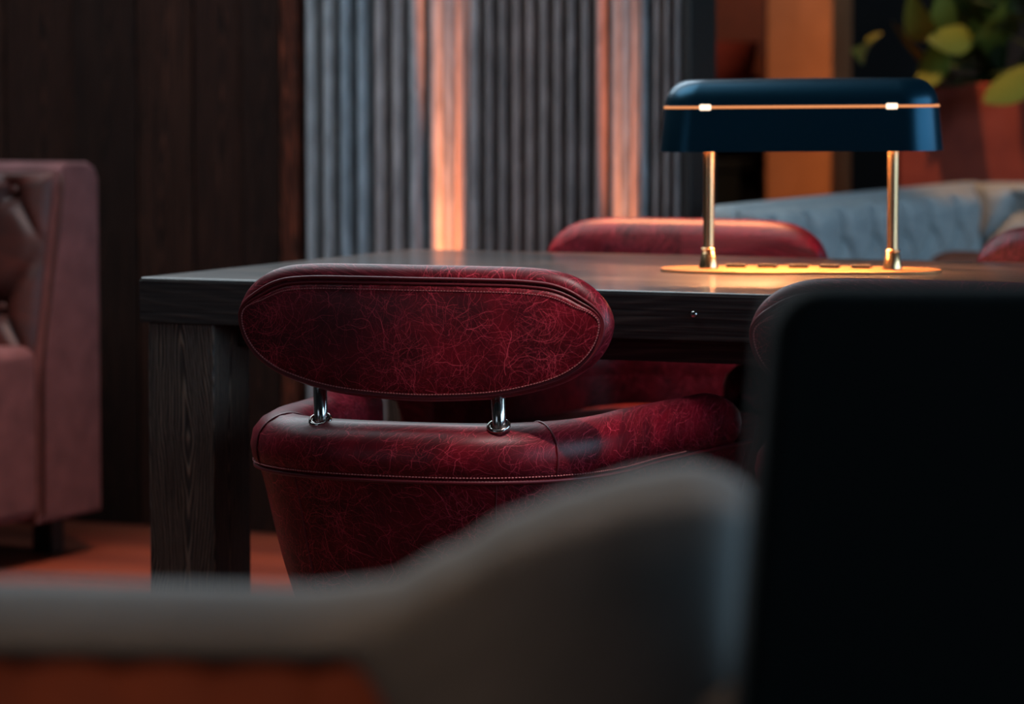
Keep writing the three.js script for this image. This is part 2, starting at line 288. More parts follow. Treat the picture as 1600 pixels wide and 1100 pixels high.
// back wall: dark upright planks, then grey half-round slats with two narrow flat channels
const FX0 = -3.577, FX1 = -2.636;
{
  const w = new THREE.Group(); struct('wall_back', w);
  part('backing', merge([bx(RX0, FX1, 0, CLR.y0, WZ - 0.16, WZ - 0.03), bx(RX0, FX1, CLR.y1, RH, WZ - 0.16, WZ - 0.03), bx(RX0, CLR.x0, CLR.y0, CLR.y1, WZ - 0.16, WZ - 0.03), bx(CLR.x1, FX1, CLR.y0, CLR.y1, WZ - 0.16, WZ - 0.03)]), M.ribBack, w);
  const PH = CLR.y0 - 0.01; // planks and slats end below the added clerestory
  const seams = [-6, -5.81, -5.64, -5.45, -5.27, -5.09, -4.92, -4.74, -4.56, -4.377, -4.187, -4.011, -3.861, -3.731, -3.627, FX0 - 0.004];
  for (let i = 0; i < seams.length - 1; i++) {
    const a = seams[i] + 0.002, b = seams[i + 1] - 0.002, v = i === seams.length - 2 ? 3 : i % 3;
    part('plank', bx(a, b, 0, PH, WZ - 0.03, WZ + (i === seams.length - 2 ? 0.012 : 0.004 * ((i * 5) % 3)), 1, 0.003, [-(a + b) / 2 * 0 + 0.085, i * 0.43]), M.planks[v], w);
  }
  const CH = [[-3.263, -3.163], [-2.816, -2.742]];
  const flute = (x, wd, m, depth) => {
    const g = new THREE.CylinderGeometry(wd / 2, wd / 2, PH, 14, 1, true, -Math.PI / 2, Math.PI); g.scale(1, 1, depth / (wd / 2));
    const uv = g.attributes.uv; for (let i = 0; i < uv.count; i++) uv.setXY(i, uv.getX(i) * wd * 1.57 + x * 3.1, uv.getY(i) * PH + x * 7.7);
    g.translate(x, PH / 2, WZ - 0.03); part('slat', g, m, w);
  };
  let i = 0;
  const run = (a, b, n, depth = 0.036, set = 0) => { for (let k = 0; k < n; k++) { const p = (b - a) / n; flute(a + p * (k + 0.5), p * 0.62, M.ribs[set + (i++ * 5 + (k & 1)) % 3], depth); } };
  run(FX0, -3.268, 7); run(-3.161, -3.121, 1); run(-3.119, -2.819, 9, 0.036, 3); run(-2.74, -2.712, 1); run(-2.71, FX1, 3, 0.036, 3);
  for (const [a, b] of CH) { const n = 3; for (let k = 0; k < n; k++) { const p = (b - a) / n; flute(a + p * (k + 0.5), p * 0.96, M.ribs[k % 3], 0.009); } }
  part('end_trim', bx(FX1, FX1 + 0.02, 0, RH, WZ - 0.16, WZ - 0.0, 1, 0.002), M.darkWood, w);
  // floor uplights standing in the two channels
  CH.forEach(([a, b], k) => {
    const x = (a + b) / 2, u = thing('wall_uplight', k ? 'small floor uplight in the narrow slatted channel by the wall end' : 'small floor uplight in the wide slatted channel of the grey wall', 'uplight', [x, 0, WZ - 0.004]);
    part('housing', lathe([[0, 0], [0.013, 0], [0.013, 0.05], [0.011, 0.05], [0.011, 0.042], [0, 0.042]]), M.frame, u);
    const b2 = lathe([[0, 0.05], [0.007, 0.048], [0.011, 0.043]]); part('lamp_lens', b2, glow('uplight_glow', [1, 0.42, 0.16], 3), u);
    spot('uplight_beam', [1, 0.26, 0.08], k ? 150 : 270, [x, 0.058, WZ - 0.004], [x, 1.3, WZ - 0.024], 4.3 * D2R, 0.8, 0.2);
  });
}
// recessed ceiling downlights; those over the near chairs are added fill
function downlight(label, pos, target, color, power, angle, pen) {
  const t = thing('ceiling_downlight', label, 'downlight', [pos[0], RH, pos[1]]);
  part('trim_ring', lathe([[0.045, 0], [0.06, 0], [0.06, -0.012], [0.045, -0.012], [0.045, 0]]), M.frame, t);
  part('lamp_lens', lathe([[0, -0.003], [0.045, -0.003]]), glow('downlight_glow', color, 2), t);
  spot('downlight_beam', color, power, [pos[0], RH - 0.03, pos[1]], target, angle, pen, 2);
}
downlight('recessed ceiling downlight above the floor by the plank wall', [-3.1, -5.7], [-3.35, 0, -5.8], [1, 0.42, 0.2], 22, 22 * D2R, 0.6);
downlight('recessed ceiling downlight over the far side of the table', [-3.0, -6.4], [-2.3, 0.79, -5.92], [1, 0.36, 0.14], 48, 9 * D2R, 0.6);
downlight('recessed ceiling downlight in front of the terracotta planter', [-2.9, -7.6], [-2.45, 0.9, -8.5], [1, 0.5, 0.22], 15, 26 * D2R, 0.5);
downlight('recessed ceiling downlight in front of the tan pillar', [-3.2, -7.9], [-3.35, 1.1, -9.1], [1, 0.5, 0.27], 8, 27 * D2R, 0.5);

downlight('added unseen downlight over the taupe lounge chair', [-0.75, 0.35], [-1.12, 0.62, -1.68], [1, 0.6, 0.38], 8, 9 * D2R, 0.8);  // warm fill added from the camera side for the rust panel
downlight('added unseen downlight over the wing of the taupe lounge chair', [-0.95, -2.7], [-0.74, 0.8, -1.9], [1, 0.62, 0.4], 5, 7 * D2R, 0.9);  // added rim light for the top of the raised wing
downlight('added unseen downlight aimed at the back of the red chair', [-1.2, -3.55], [-1.82, 0.6, -4.33], [1, 0.8, 0.78], 20, 8 * D2R, 0.9);  // added spot that brightens the right side of the chair back

// ---------- table ----------
const TX0 = -2.757, TX1 = -0.5, TZ0 = -5.713, TZ1 = -4.701, TY = 0.735;
{
  const t = thing('table', 'long dark oak work table with thick slab top and square legs', 'table', [(TX0 + TX1) / 2, 0, (TZ0 + TZ1) / 2]);
  const L = TX1 - TX0, W = TZ1 - TZ0, g = bx(-L / 2, L / 2, 0.697, TY, -W / 2, W / 2, 0, 0.004);
  part('tabletop', g, M.tableTop, t);
  part('slab_edge', merge([bx(-L / 2, L / 2, 0.6615, 0.73, W / 2 - 0.03, W / 2 + 0.0008, 0, 0.0005), bx(-L / 2, L / 2, 0.6615, 0.73, -W / 2, -W / 2 + 0.03, 0), bx(-L / 2 - 0.0008, -L / 2 + 0.03, 0.6615, 0.73, -W / 2, W / 2, 2), bx(L / 2 - 0.03, L / 2, 0.6615, 0.73, -W / 2, W / 2, 2), bx(-L / 2 + 0.03, L / 2 - 0.03, 0.6615, 0.697, -W / 2 + 0.03, W / 2 - 0.03, 0)]), M.tableEdge, t);
  const l = 0.122, x0 = -L / 2 + 0.012;
  for (const sx of [-1, 1]) for (const sz of [-1, 1]) {
    const leg = box(l, 0.6615, l, 0, 0, 0, 1, 0.003, [0.058, 0.3]); leg.translate(sx * (L / 2 - 0.012 - l / 2), 0.33075, sz * (W / 2 - 0.004 - l / 2)); part('leg', leg, M.tableLeg, t);
  }
  part('apron', merge([bx(x0 + l, -x0 - l, 0.62, 0.6615, W / 2 - 0.11, W / 2 - 0.085, 0), bx(x0 + l, -x0 - l, 0.62, 0.6615, -W / 2 + 0.085, -W / 2 + 0.11, 0)]), M.tableEdge, t);
  const kn = lathe([[0, 0], [0.0055, 0.0005], [0.0055, 0.002], [0.004, 0.0045], [0, 0.0055]], 16); kn.rotateX(Math.PI / 2); kn.translate(-1.791 - (TX0 + TX1) / 2, 0.7015, W / 2 + 0.0008);
  part('stud', kn, M.chrome, t).userData.label = 'small silver stud';
}

// ---------- desk lamp ----------
{
  const LX = -1.822, LZ = -5.28, t = thing('desk_lamp', 'blue-black banker style desk lamp on two brass posts with socket plate', 'desk lamp', [LX, TY, LZ], 15 * D2R); t.scale.setScalar(1.05);
  const ring = (hw, hd, r, y, n = 12) => { const out = []; for (let q = 0; q < 4; q++) { const cx = [1, -1, -1, 1][q] * (hw - r), cz = [1, 1, -1, -1][q] * (hd - r); for (let k = 0; k <= n; k++) { const a = (q + k / n) * Math.PI / 2; out.push([cx + r * Math.cos(a), y, cz + r * Math.sin(a)]); } } out.push([...out[0]]); return out; };
  // base plate, a long oval
  const oval = (hw, hd, y) => { const o = []; for (let k = 0; k <= 72; k++) { const a = k / 72 * Math.PI * 2, c = Math.cos(a), s = Math.sin(a); o.push([hw * Math.sign(c) * Math.pow(Math.abs(c), 0.8), y, hd * Math.sign(s) * Math.pow(Math.abs(s), 0.8)]); } return o; };
  const shrink = (r, k) => r.map(p => [p[0] * k, p[1], p[2] * k]);
  part('base_plate', loft([oval(0.223, 0.088, 0), oval(0.224, 0.089, 0.0035), oval(0.222, 0.087, 0.005), shrink(oval(0.222, 0.087, 0.005), 0.001)], { closed: true }), M.brassPlate, t);
  for (let k = 0; k < 5; k++) {
    const s = part('socket', box(0.031, 0.006, 0.026, -0.105 + k * 0.05, 0.008, -0.03, 1, 0.001), M.blackPlastic, t);
    part('socket_slot', box(0.016, 0.0015, 0.007, -0.105 + k * 0.05, 0.0113, -0.03, 1), M.chrome, s);
  }
  for (const s of [-1, 1]) {
    const f = lathe([[0, 0.005], [0.0155, 0.005], [0.0155, 0.007], [0.0105, 0.034], [0, 0.034]]); f.translate(s * 0.146, 0, 0.012); part('post_foot', f, M.brass, t);
    const c = lathe([[0.008, 0.034], [0.0118, 0.0345], [0.0118, 0.0375], [0.008, 0.038]]); c.translate(s * 0.146, 0, 0.012); part('collar', c, M.brass, t);
    const p = lathe([[0.0088, 0.034], [0.0088, 0.285]]); p.translate(s * 0.146, 0, 0.012); part('post', p, M.brass, t);
  }
  const sh = new THREE.Group(); sh.name = 'shade'; sh.position.y = 0.235; sh.rotation.z = 0.008; t.add(sh);
  const y0 = -0.042, yl = 0.026, yt = 0.072;
  part('shade_skirt', loft([ring(0.2185, 0.076, 0.05, y0), ring(0.223, 0.08, 0.055, y0), ring(0.2165, 0.0745, 0.053, yl), ring(0.2135, 0.0715, 0.05, yl), ring(0.2135, 0.0715, 0.05, yl - 0.001)], { closed: true }), M.lampShade, sh);
  part('shade_lining', loft([ring(0.2183, 0.0755, 0.05, y0 + 0.0005), ring(0.2118, 0.07, 0.048, yl), ring(0.19, 0.052, 0.04, yl + 0.03), shrink(ring(0.19, 0.052, 0.04, yl + 0.031), 0.001)], { closed: true }), M.lampInside, sh);
  part('lamp_seam_added_glow', loft([ring(0.2165, 0.0745, 0.053, yl + 0.0002), ring(0.2172, 0.0752, 0.053, yl + 0.001), ring(0.2172, 0.0752, 0.053, yl + 0.0035), ring(0.216, 0.074, 0.053, yl + 0.0042)], { closed: true }), glow('added_seam_glow', [1, 0.36, 0.13], 0.9), sh).userData.label = 'thin shade seam with added warm glow';  // emission put in for lamplight showing along the shade joint
  const dome = [ring(0.2155, 0.0735, 0.053, yl + 0.0046)]; const hd = yt - yl - 0.0046;
  for (let k = 0; k <= 10; k++) { const a = k / 10 * Math.PI / 2, ins = 0.036 * (1 - Math.cos(a)) + 0.002 * k / 10; dome.push(ring(0.215 - ins, 0.073 - ins, 0.053 - ins * 0.5, yl + 0.006 + (hd - 0.0014) * Math.sin(a))); }
  dome.push(shrink(ring(0.177, 0.035, 0.033, yt + 0.001), 0.5), shrink(ring(0.177, 0.035, 0.033, yt + 0.0012), 0.001));
  part('shade_top', loft(dome, { closed: true }), M.lampShade, sh);
  for (const s of [-1, 1]) part('lamp_clip_added_glow', box(0.018, 0.009, 0.006, s * 0.146, yl + 0.0022, 0.0745, 1, 0.002), glow('added_clip_glow', [1, 0.75, 0.55], 2.2), sh).userData.label = 'small brass clip with added glow';  // emission put in for lamplight at the brass post caps
  const tb2 = new THREE.CapsuleGeometry(0.009, 0.3, 6, 16); tb2.rotateZ(Math.PI / 2); tb2.translate(0, yl - 0.006, -0.01); part('lamp_tube', tb2, glow('tube_glow', [1, 0.6, 0.3], 5), sh);
  const al = new THREE.RectAreaLight(new THREE.Color().setRGB(1, 0.42, 0.17), 640, 0.32, 0.03); al.name = 'lamp_tube_light'; al.position.set(0, 0.235 + yl - 0.018, -0.01); al.rotation.x = -Math.PI / 2; t.add(al);
}

// ---------- red tub chair ----------
function makeChair(label, group) {
  const t = thing('tub_chair', label, 'chair', [0, 0, 0], 0, group);
  const A = 0.285, B = 0.318, N = 2.7, FL = 0.16, ARM = 0.36, SY = 0.494;
  const raw = [];
  for (let k = 24; k > 0; k--) raw.push([-(A + FL * ARM * k / 24), -ARM * k / 24]);
  for (let k = 0; k <= 80; k++) { const a = -Math.PI / 2 + Math.PI * k / 80, s = Math.sin(a), c = Math.cos(a); raw.push([A * Math.sign(s) * Math.pow(Math.abs(s), 2 / N), B * Math.pow(Math.max(c, 0), 2 / N)]); }
  for (let k = 1; k <= 24; k++) raw.push([A + FL * ARM * k / 24, -ARM * k / 24]);
  const cum = [0]; for (let i = 1; i < raw.length; i++) cum.push(cum[i - 1] + Math.hypot(raw[i][0] - raw[i - 1][0], raw[i][1] - raw[i - 1][1]));
  const LEN = cum[cum.length - 1], P = 121, path = [];
  for (let k = 0; k < P; k++) { const s = LEN * k / (P - 1); let i = 1; while (i < cum.length - 1 && cum[i] < s) i++; const f = (s - cum[i - 1]) / (cum[i] - cum[i - 1]); path.push([lerp(raw[i - 1][0], raw[i][0], f), lerp(raw[i - 1][1], raw[i][1], f)]); }
  const sm = path.map((p, i) => { let x = 0, z = 0, n = 0; for (let k = -3; k <= 3; k++) { const q = path[Math.min(P - 1, Math.max(0, i + k))]; x += q[0]; z += q[1]; n++; } return i < 3 || i > P - 4 ? p : [x / n, z / n]; });
  const nor = sm.map((p, i) => { const a = sm[Math.max(0, i - 1)], b = sm[Math.min(P - 1, i + 1)], dx = b[0] - a[0], dz = b[1] - a[1], l = Math.hypot(dx, dz); return [-dz / l, dx / l]; }); // outward
  const at = (i, ins, y) => [sm[i][0] - nor[i][0] * ins, y, sm[i][1] - nor[i][1] * ins];
  const all = [...Array(P).keys()];
  const strip = (prof, ids = all) => loft(prof.map(([ins, y]) => ids.map(i => at(i, typeof ins === 'function' ? ins(i) : ins, y))));
  // outer shell tapering to the foot
  const shell = []; for (let k = 0; k <= 14; k++) { const f = k / 14; shell.push([0.088 * Math.pow(1 - f, 0.85) + 0.002 - 0.012 * Math.sin(f * Math.PI), lerp(0.2, SY, f)]); }
  part('outer_shell', strip([[0.16, 0.19], ...shell]), M.leather, t);
  // padded rim running round back and arms
  const prof = [[0.001, SY], [-0.007, SY + 0.012], [-0.010, SY + 0.03], [-0.006, SY + 0.051], [0.006, SY + 0.066], [0.024, SY + 0.076], [0.044, SY + 0.079], [0.062, SY + 0.074], [0.075, SY + 0.062], [0.08, SY + 0.045], [0.081, SY + 0.02], [0.08, SY]];
  const rows = prof.map(([ins, y]) => all.map(i => { const e = Math.min(i, P - 1 - i), k = e < 6 ? Math.sqrt(1 - Math.pow(1 - (e + 0.02) / 6.02, 2)) : 1; return at(i, lerp(0.037, ins, k), lerp(SY + 0.03, y, k)); }));
  part('rim', loft(rows), M.leather, t);
  part('inner_back', strip([[0.08, SY + 0.01], [0.082, 0.46], [0.09, 0.42], [0.1, 0.36], [0.12, 0.33]]), M.leather, t);
  // front faces of the arms and seat base
  for (const [i0, s] of [[0, -1], [P - 1, 1]]) {
    const pf = [[0.09, 0.2], ...shell, [0.03, SY + 0.004], [0.08, SY], [0.082, 0.46], [0.09, 0.42], [0.1, 0.36], [0.16, 0.2]];
    const c = [0.055, 0.4], g = loft([pf.map(([a, y]) => at(i0, a, y)), pf.map(() => { const q = at(i0, c[0], c[1]); q[2] -= 0.012; return q; })]);
    part('arm_front', g, M.leather, t);
  }
  const seatRows = [[0.1, 0.3], [0.094, 0.33], [0.092, 0.4], [0.1, 0.43], [0.13, 0.447], [0.18, 0.453]].map(([ins, y]) => { const r = all.map(i => at(i, ins, y)); const f = []; const a = r[P - 1], b = r[0]; for (let k = 1; k <= 20; k++) f.push([lerp(a[0], b[0], k / 20), y, lerp(a[2], b[2], k / 20) - 0.05 * Math.sin(k / 20 * Math.PI)]); return [...r, ...f]; });
  const sc = seatRows[5]; seatRows.push(sc.map(p => [p[0] * 0.3, 0.458, p[2] * 0.3]), sc.map(p => [p[0] * 0.01, 0.459, p[2] * 0.01]));
  part('seat_cushion', loft(seatRows, { closed: true }), M.leather, t);
  const fb = seatRows[0].map(p => [p[0] * 0.96, 0.31, p[2] * 0.96]), fb2 = seatRows[0].map(p => [p[0] * 0.8, 0.19, p[2] * 0.8]);
  part('seat_base', loft([fb, fb2, fb2.map(p => [p[0] * 0.01, 0.19, p[2] * 0.01])], { closed: true }), M.leather, t);
  // seams
  part('rim_piping', tube(all.filter(i => i % 2 === 0).map(i => at(i, -0.003, SY)), 0.0032, 140, false, 6), M.piping, t);
  const nearest = x => all.reduce((b, i) => sm[i][1] > -0.05 && Math.abs(sm[i][0] - x) < Math.abs(sm[b][0] - x) && sm[i][1] > 0 ? i : b, 60);
  for (const s of [-1, 1]) {
    let i = nearest(s * 0.225); 
    part('rim_seam', tube(prof.slice(0, 10).map(([ins, y]) => { const q = at(i, ins - 0.0002, y); return q; }), 0.0016, 40, false, 6), M.piping, t);
    i = nearest(s * 0.15); part('shell_seam', tube(shell.map(([ins, y]) => at(i, ins - 0.0002, y)), 0.0013, 40, false, 6), M.piping, t);
  }
  const stg = []; const addSt = (p, q) => { const d = new THREE.Vector3(q[0] - p[0], q[1] - p[1], q[2] - p[2]), l = d.length(); const b = new THREE.BoxGeometry(0.0014, l * 0.62, 0.0014); b.applyQuaternion(new THREE.Quaternion().setFromUnitVectors(new THREE.Vector3(0, 1, 0), d.normalize())); b.translate((p[0] + q[0]) / 2, (p[1] + q[1]) / 2, (p[2] + q[2]) / 2); stg.push(b); };
  for (let i = 18; i < P - 18; i++) for (let k = 0; k < 3; k++) { const A1 = at(i, -0.0062, SY + 0.007), A2 = at(i + 1, -0.0062, SY + 0.007); addSt(A1.map((v, j) => lerp(v, A2[j], k / 3)), A1.map((v, j) => lerp(v, A2[j], (k + 1) / 3))); }
  // headrest: flat-topped half-oval pad
  const HT = 0.795, half = [[0, 0], [0.09, 0], [0.17, -0.0015], [0.213, -0.007], [0.245, -0.02], [0.27, -0.041], [0.283, -0.066], [0.285, -0.09], [0.276, -0.118], [0.256, -0.144], [0.224, -0.166], [0.18, -0.182], [0.125, -0.194], [0.06, -0.2], [0, -0.202]];
  const loopPts = [...half, ...half.slice(1, -1).reverse().map(p => [-p[0], p[1]])].map(p => new THREE.Vector3(p[0] * 0.985, p[1] * 0.955, 0));
  const hc = new THREE.CatmullRomCurve3(loopPts, true, 'centripetal').getSpacedPoints(144);
  const hn = hc.map((p, i) => { const a = hc[(i + 143) % 144], b = hc[(i + 1) % 144], dx = b.x - a.x, dy = b.y - a.y, l = Math.hypot(dx, dy); return [-dy / l, dx / l]; });
  const sgn = (hn[0][1] > 0) ? 1 : -1;
  const HZ = 0.288, CXH = 0.029;
  const hp = (i, ins0, z) => { const ins = ins0 * lerp(0.34, 1, smooth(0.1, 0.95, sgn * hn[i][1])); const u = hc[i].x - sgn * hn[i][0] * ins, v = hc[i].y - sgn * hn[i][1] * ins; return [u + CXH, HT + v, HZ + z - 0.22 * u * u]; };
  const I = [...Array(145).keys()].map(i => i % 144).map((k, j) => (j === 144 ? 0 : k));
  const hrow = (ins, z) => I.map(i => hp(i, ins, z));
  const shr = (r, k, dz) => r.map(p => [CXH + (p[0] - CXH) * k, HT - 0.1 + (p[1] - HT + 0.1) * k, HZ + dz - 0.22 * Math.pow((p[0] - CXH) * k, 2)]);
  const back = hrow(0.03, -0.002);
  part('headrest_pad', loft([hrow(0.026, -0.006), hrow(0.02, -0.003), hrow(0.012, -0.005), hrow(0.005, -0.01), hrow(0.001, -0.016), hrow(0, -0.022), hrow(0.004, -0.034), hrow(0.014, -0.046), hrow(0.032, -0.054), shr(hrow(0.032, -0.054), 0.6, -0.062), shr(hrow(0.032, -0.054), 0.25, -0.066), shr(hrow(0.032, -0.054), 0.002, -0.067)], { closed: true }), M.leather, t);
  { // flat rear panel, uv straight across
    const g = loft([hrow(0.0265, -0.008), hrow(0.0285, -0.001), hrow(0.034, 0.0015), shr(back, 0.8, 0.004), shr(back, 0.5, 0.006), shr(back, 0.2, 0.007), shr(back, 0.002, 0.007)], { closed: true });
    const p = g.attributes.position, uv = g.attributes.uv; for (let i = 0; i < p.count; i++) uv.setXY(i, p.getX(i) + 0.1, p.getY(i) * 1.0 + 0.07);
    part('rear_panel', g, M.leather, t);
  }
  part('headrest_piping', merge([tube(I.slice(0, 144).map(i => hp(i, 0.0255, -0.0025)), 0.0026, 288, true, 6), tube(I.slice(0, 144).map(i => hp(i, 0.0185, -0.002)), 0.0024, 288, true, 6)]), M.piping, t);
  for (let i = 0; i < 144; i++) { const a = hp(i, 0.0345, 0.0022), b = hp((i + 1) % 144, 0.0345, 0.0022); for (let k = 0; k < 2; k++) addSt(a.map((v, j) => lerp(v, b[j], k / 2)), a.map((v, j) => lerp(v, b[j], (k + 1) / 2))); }
  part('stitching', merge(stg), M.stitch, t).userData.kind = 'stuff';
  // chrome posts and collars between rim and headrest
  for (const s of [-1, 1]) {
    const x = s * 0.135 + 0.006, zb = 0.286, yb = SY + 0.0755;
    const p = part('post', tube([[x - 0.001, yb - 0.02, zb - 0.004], [x, yb + 0.01, zb - 0.002], [x - 0.005, yb + 0.04, zb - 0.012], [x - 0.009, HT - 0.14, zb - 0.022]].map(q => [q[0] + 0.01, q[1], q[2] - 0.012]), 0.0098, 24, false, 18), M.chrome, t);
    const c = new THREE.TorusGeometry(0.0138, 0.0034, 10, 28); c.rotateX(Math.PI / 2 + 0.5); c.translate(x + 0.01, yb + 0.002, zb - 0.012); part('collar', c, M.chrome, t);
  }
  // hidden foot: column and disc
  part('pedestal', lathe([[0, 0], [0.22, 0], [0.22, 0.012], [0.05, 0.03], [0.035, 0.05], [0.035, 0.195], [0, 0.195]]), M.chrome, t);
  return t;
}
const chair0 = makeChair('red leather tub chair with chrome headrest posts, pushed to the table beside its end leg', 'red tub chairs at the table');
chair0.position.set(-2.075, 0, -4.488); chair0.rotation.y = 0.08;
function placeChair(label, x, z, turn) {
  const c = chair0.clone(); c.name = numbered('tub_chair'); c.userData = { ...chair0.userData, label }; c.position.set(x, 0, z); c.rotation.y = turn; scene.add(c);
}
placeChair('red leather tub chair half hidden behind the tall black high-back chair', -1.27, -4.45, 0.02);
placeChair('red leather tub chair across the table, behind the left lamp post', -2.225, -5.62, Math.PI);
placeChair('red leather tub chair across the table, in front of the grey sofa corner', -1.38, -5.63, Math.PI);

// ---------- tufted surfaces ----------
function tufted(w, h, px, py, depth, nx, ny, bulge) { // in the xy plane facing +z, corner at 0,0
  const rows = [];
  for (let j = 0; j <= ny; j++) {
    const r = [];
    for (let i = 0; i <= nx; i++) {
      const x = w * i / nx, y = h * j / ny, a = x / px, b = y / py;
      let dmin = 9; for (const [ox, oy] of [[0, 0], [0.5, 0.5]]) { const dx = (a - ox) - Math.round(a - ox), dy = (b - oy) - Math.round(b - oy); dmin = Math.min(dmin, Math.hypot(dx, dy)); }
      const f1 = Math.abs(((a + b) % 1 + 1) % 1 - 0.5) * 2, f2 = Math.abs(((a - b) % 1 + 1) % 1 - 0.5) * 2;
      const fold = Math.max(Math.pow(f1, 10), Math.pow(f2, 10));
      const e = Math.min(1, Math.min(x, w - x, y, h - y) / 0.05);
      r.push([x, y, bulge * Math.sqrt(1 - (1 - e) * (1 - e)) - e * depth * (0.9 * Math.exp(-dmin * dmin * 60) + 0.7 * fold)]);
    }
    rows.push(r);
  }
  return loft(rows);
}
function buttons(w, h, px, py, z, mat, parent, place) {
  for (let b = 0.5; b * py < h - 0.02; b += 0.5) for (let a = (b % 1 ? 0.5 : 1); a * px < w - 0.02; a += 1) {
    const g = new THREE.SphereGeometry(0.011, 12, 8); g.scale(1, 1, 0.5); g.translate(a * px, b * py, z); place(g); part('button', g, mat, parent);
  }
}
// ---------- sofa by the plank wall ----------
{
  const X = -3.87, t = thing('armless_sofa', 'rose brown armless sofa with button-tufted brown leather back, by the plank wall', 'sofa', [X - 0.7, 0, -6.1]);
  const w = 1.4, zB = -0.315, zF = -0.165; // local
  // backrest, its front leaning
  const s = new THREE.Shape(); const pr = [[zB, 0.1], [zB, 0.835], [zB + 0.012, 0.856], [zB + 0.035, 0.866], [zF - 0.02, 0.868], [zF + 0.0, 0.855], [zF + 0.004, 0.83], [zF + 0.09, 0.43], [zF + 0.09, 0.1]];
  pr.forEach((p, i) => i ? s.lineTo(-p[0], p[1]) : s.moveTo(-p[0], p[1]));
  const g = new THREE.ExtrudeGeometry(s, { depth: w - 0.02, bevelEnabled: true, bevelSize: 0.01, bevelThickness: 0.01, bevelSegments: 3, steps: 1 }); g.rotateY(-Math.PI / 2 + Math.PI); 
  g.translate(-w / 2 + 0.01, 0, 0); uvBox(g, 1); part('backrest', g, M.pinkSuede, t);
  const tf = tufted(w - 0.006, 0.43, 0.2, 0.26, 0.03, 140, 70, 0.026), lean = Math.atan2(0.086, 0.4);
  const put = q => { q.rotateX(-lean); q.translate(-w / 2 + 0.003, 0.435, zF + 0.118); };
  put(tf); part('tufted_back', tf, M.brownLeather, t).userData.label = 'dark brown button-tufted leather';
  buttons(w - 0.006, 0.43, 0.2, 0.26, 0.002, M.brownLeather, t, put);
  part('seat', bx(-w / 2, w / 2, 0.1, 0.482, zF + 0.097, 0.5, 1, 0.03), M.pinkSuede, t);
  part('piping', tube([[w / 2 + 0.004, 0.11, zF + 0.094], [w / 2 + 0.006, 0.3, zF + 0.094], [w / 2 + 0.006, 0.44, zF + 0.09], [w / 2 + 0.006, 0.6, zF + 0.056], [w / 2 + 0.006, 0.83, zF + 0.007], [w / 2 - 0.01, 0.862, zF - 0.008]], 0.005, 60), M.brownLeather, t);
  for (const sx of [-1, 1]) for (const z of [zB + 0.06, 0.44]) part('leg', bx(sx * (w / 2 - 0.1) - 0.025, sx * (w / 2 - 0.1) + 0.025, 0, 0.11, z - 0.025, z + 0.025), M.darkWood, t);
}
// ---------- grey tufted corner sofa ----------
{
  const t = thing('corner_sofa', 'pale grey velvet corner sofa with deep tufting, behind the far chairs', 'sofa', [-2.33, 0, -8.06]);
  const L = 1.66, H = 0.80, B = 2.4;
  part('wing_frame', bx(-0.1, -0.01, 0.08, H, -0.2, L, 1, 0.03), M.greyVelvet, t);
  const a = tufted(L - 0.02, H - 0.36, 0.22, 0.26, 0.055, 200, 70, 0.055); a.rotateY(Math.PI / 2); a.translate(-0.015, 0.35, L - 0.01); part('wing_tufting', a, M.greyVelvet, t);
  buttons(L - 0.02, H - 0.36, 0.22, 0.26, 0.006, M.greyVelvet, t, q => { q.rotateY(Math.PI / 2); q.translate(-0.015, 0.35, L - 0.01); });
  part('back_frame', bx(-0.03, B, 0.08, H, -0.2, -0.06, 0, 0.03), M.greyVelvet, t);
  const b = tufted(B - 0.04, H - 0.36, 0.22, 0.26, 0.055, 260, 70, 0.06); b.rotateX(-0.12); b.translate(0.0, 0.36, -0.03); part('back_tufting', b, M.greyVelvet, t);
  buttons(B - 0.04, H - 0.36, 0.22, 0.26, 0.01, M.greyVelvet, t, q => { q.rotateX(-0.12); q.translate(0.0, 0.36, -0.03); });
  part('seat_cushion', bx(0.03, B, 0.2, 0.44, 0.0, 0.9, 0, 0.05), M.greyVelvet, t);
  part('plinth', bx(-0.08, B - 0.02, 0.0, 0.21, -0.18, 0.86), M.darkWood, t);
  const c = thing('cushion', 'small reddish brown cushion on the grey corner sofa', 'cushion', [-2.13, 0.44, -7.35], -0.3);
  const rows = []; for (let i = 0; i <= 12; i++) { const r = [], q = i / 12 * Math.PI; for (let k = 0; k <= 40; k++) { const p = k / 40 * Math.PI * 2, sx = Math.cos(p), sy = Math.sin(p); const e = 0.55; r.push([0.19 * Math.sign(sx) * Math.pow(Math.abs(sx), e) * Math.pow(Math.sin(q), 0.5), 0.13 + 0.13 * Math.sign(sy) * Math.pow(Math.abs(sy), e) * Math.pow(Math.sin(q), 0.5), 0.055 * Math.cos(q)]); } rows.push(r); }
  part('cover', loft(rows, { closed: true }), M.cabinet, c); c.scale.set(0.62, 0.88, 1);
}
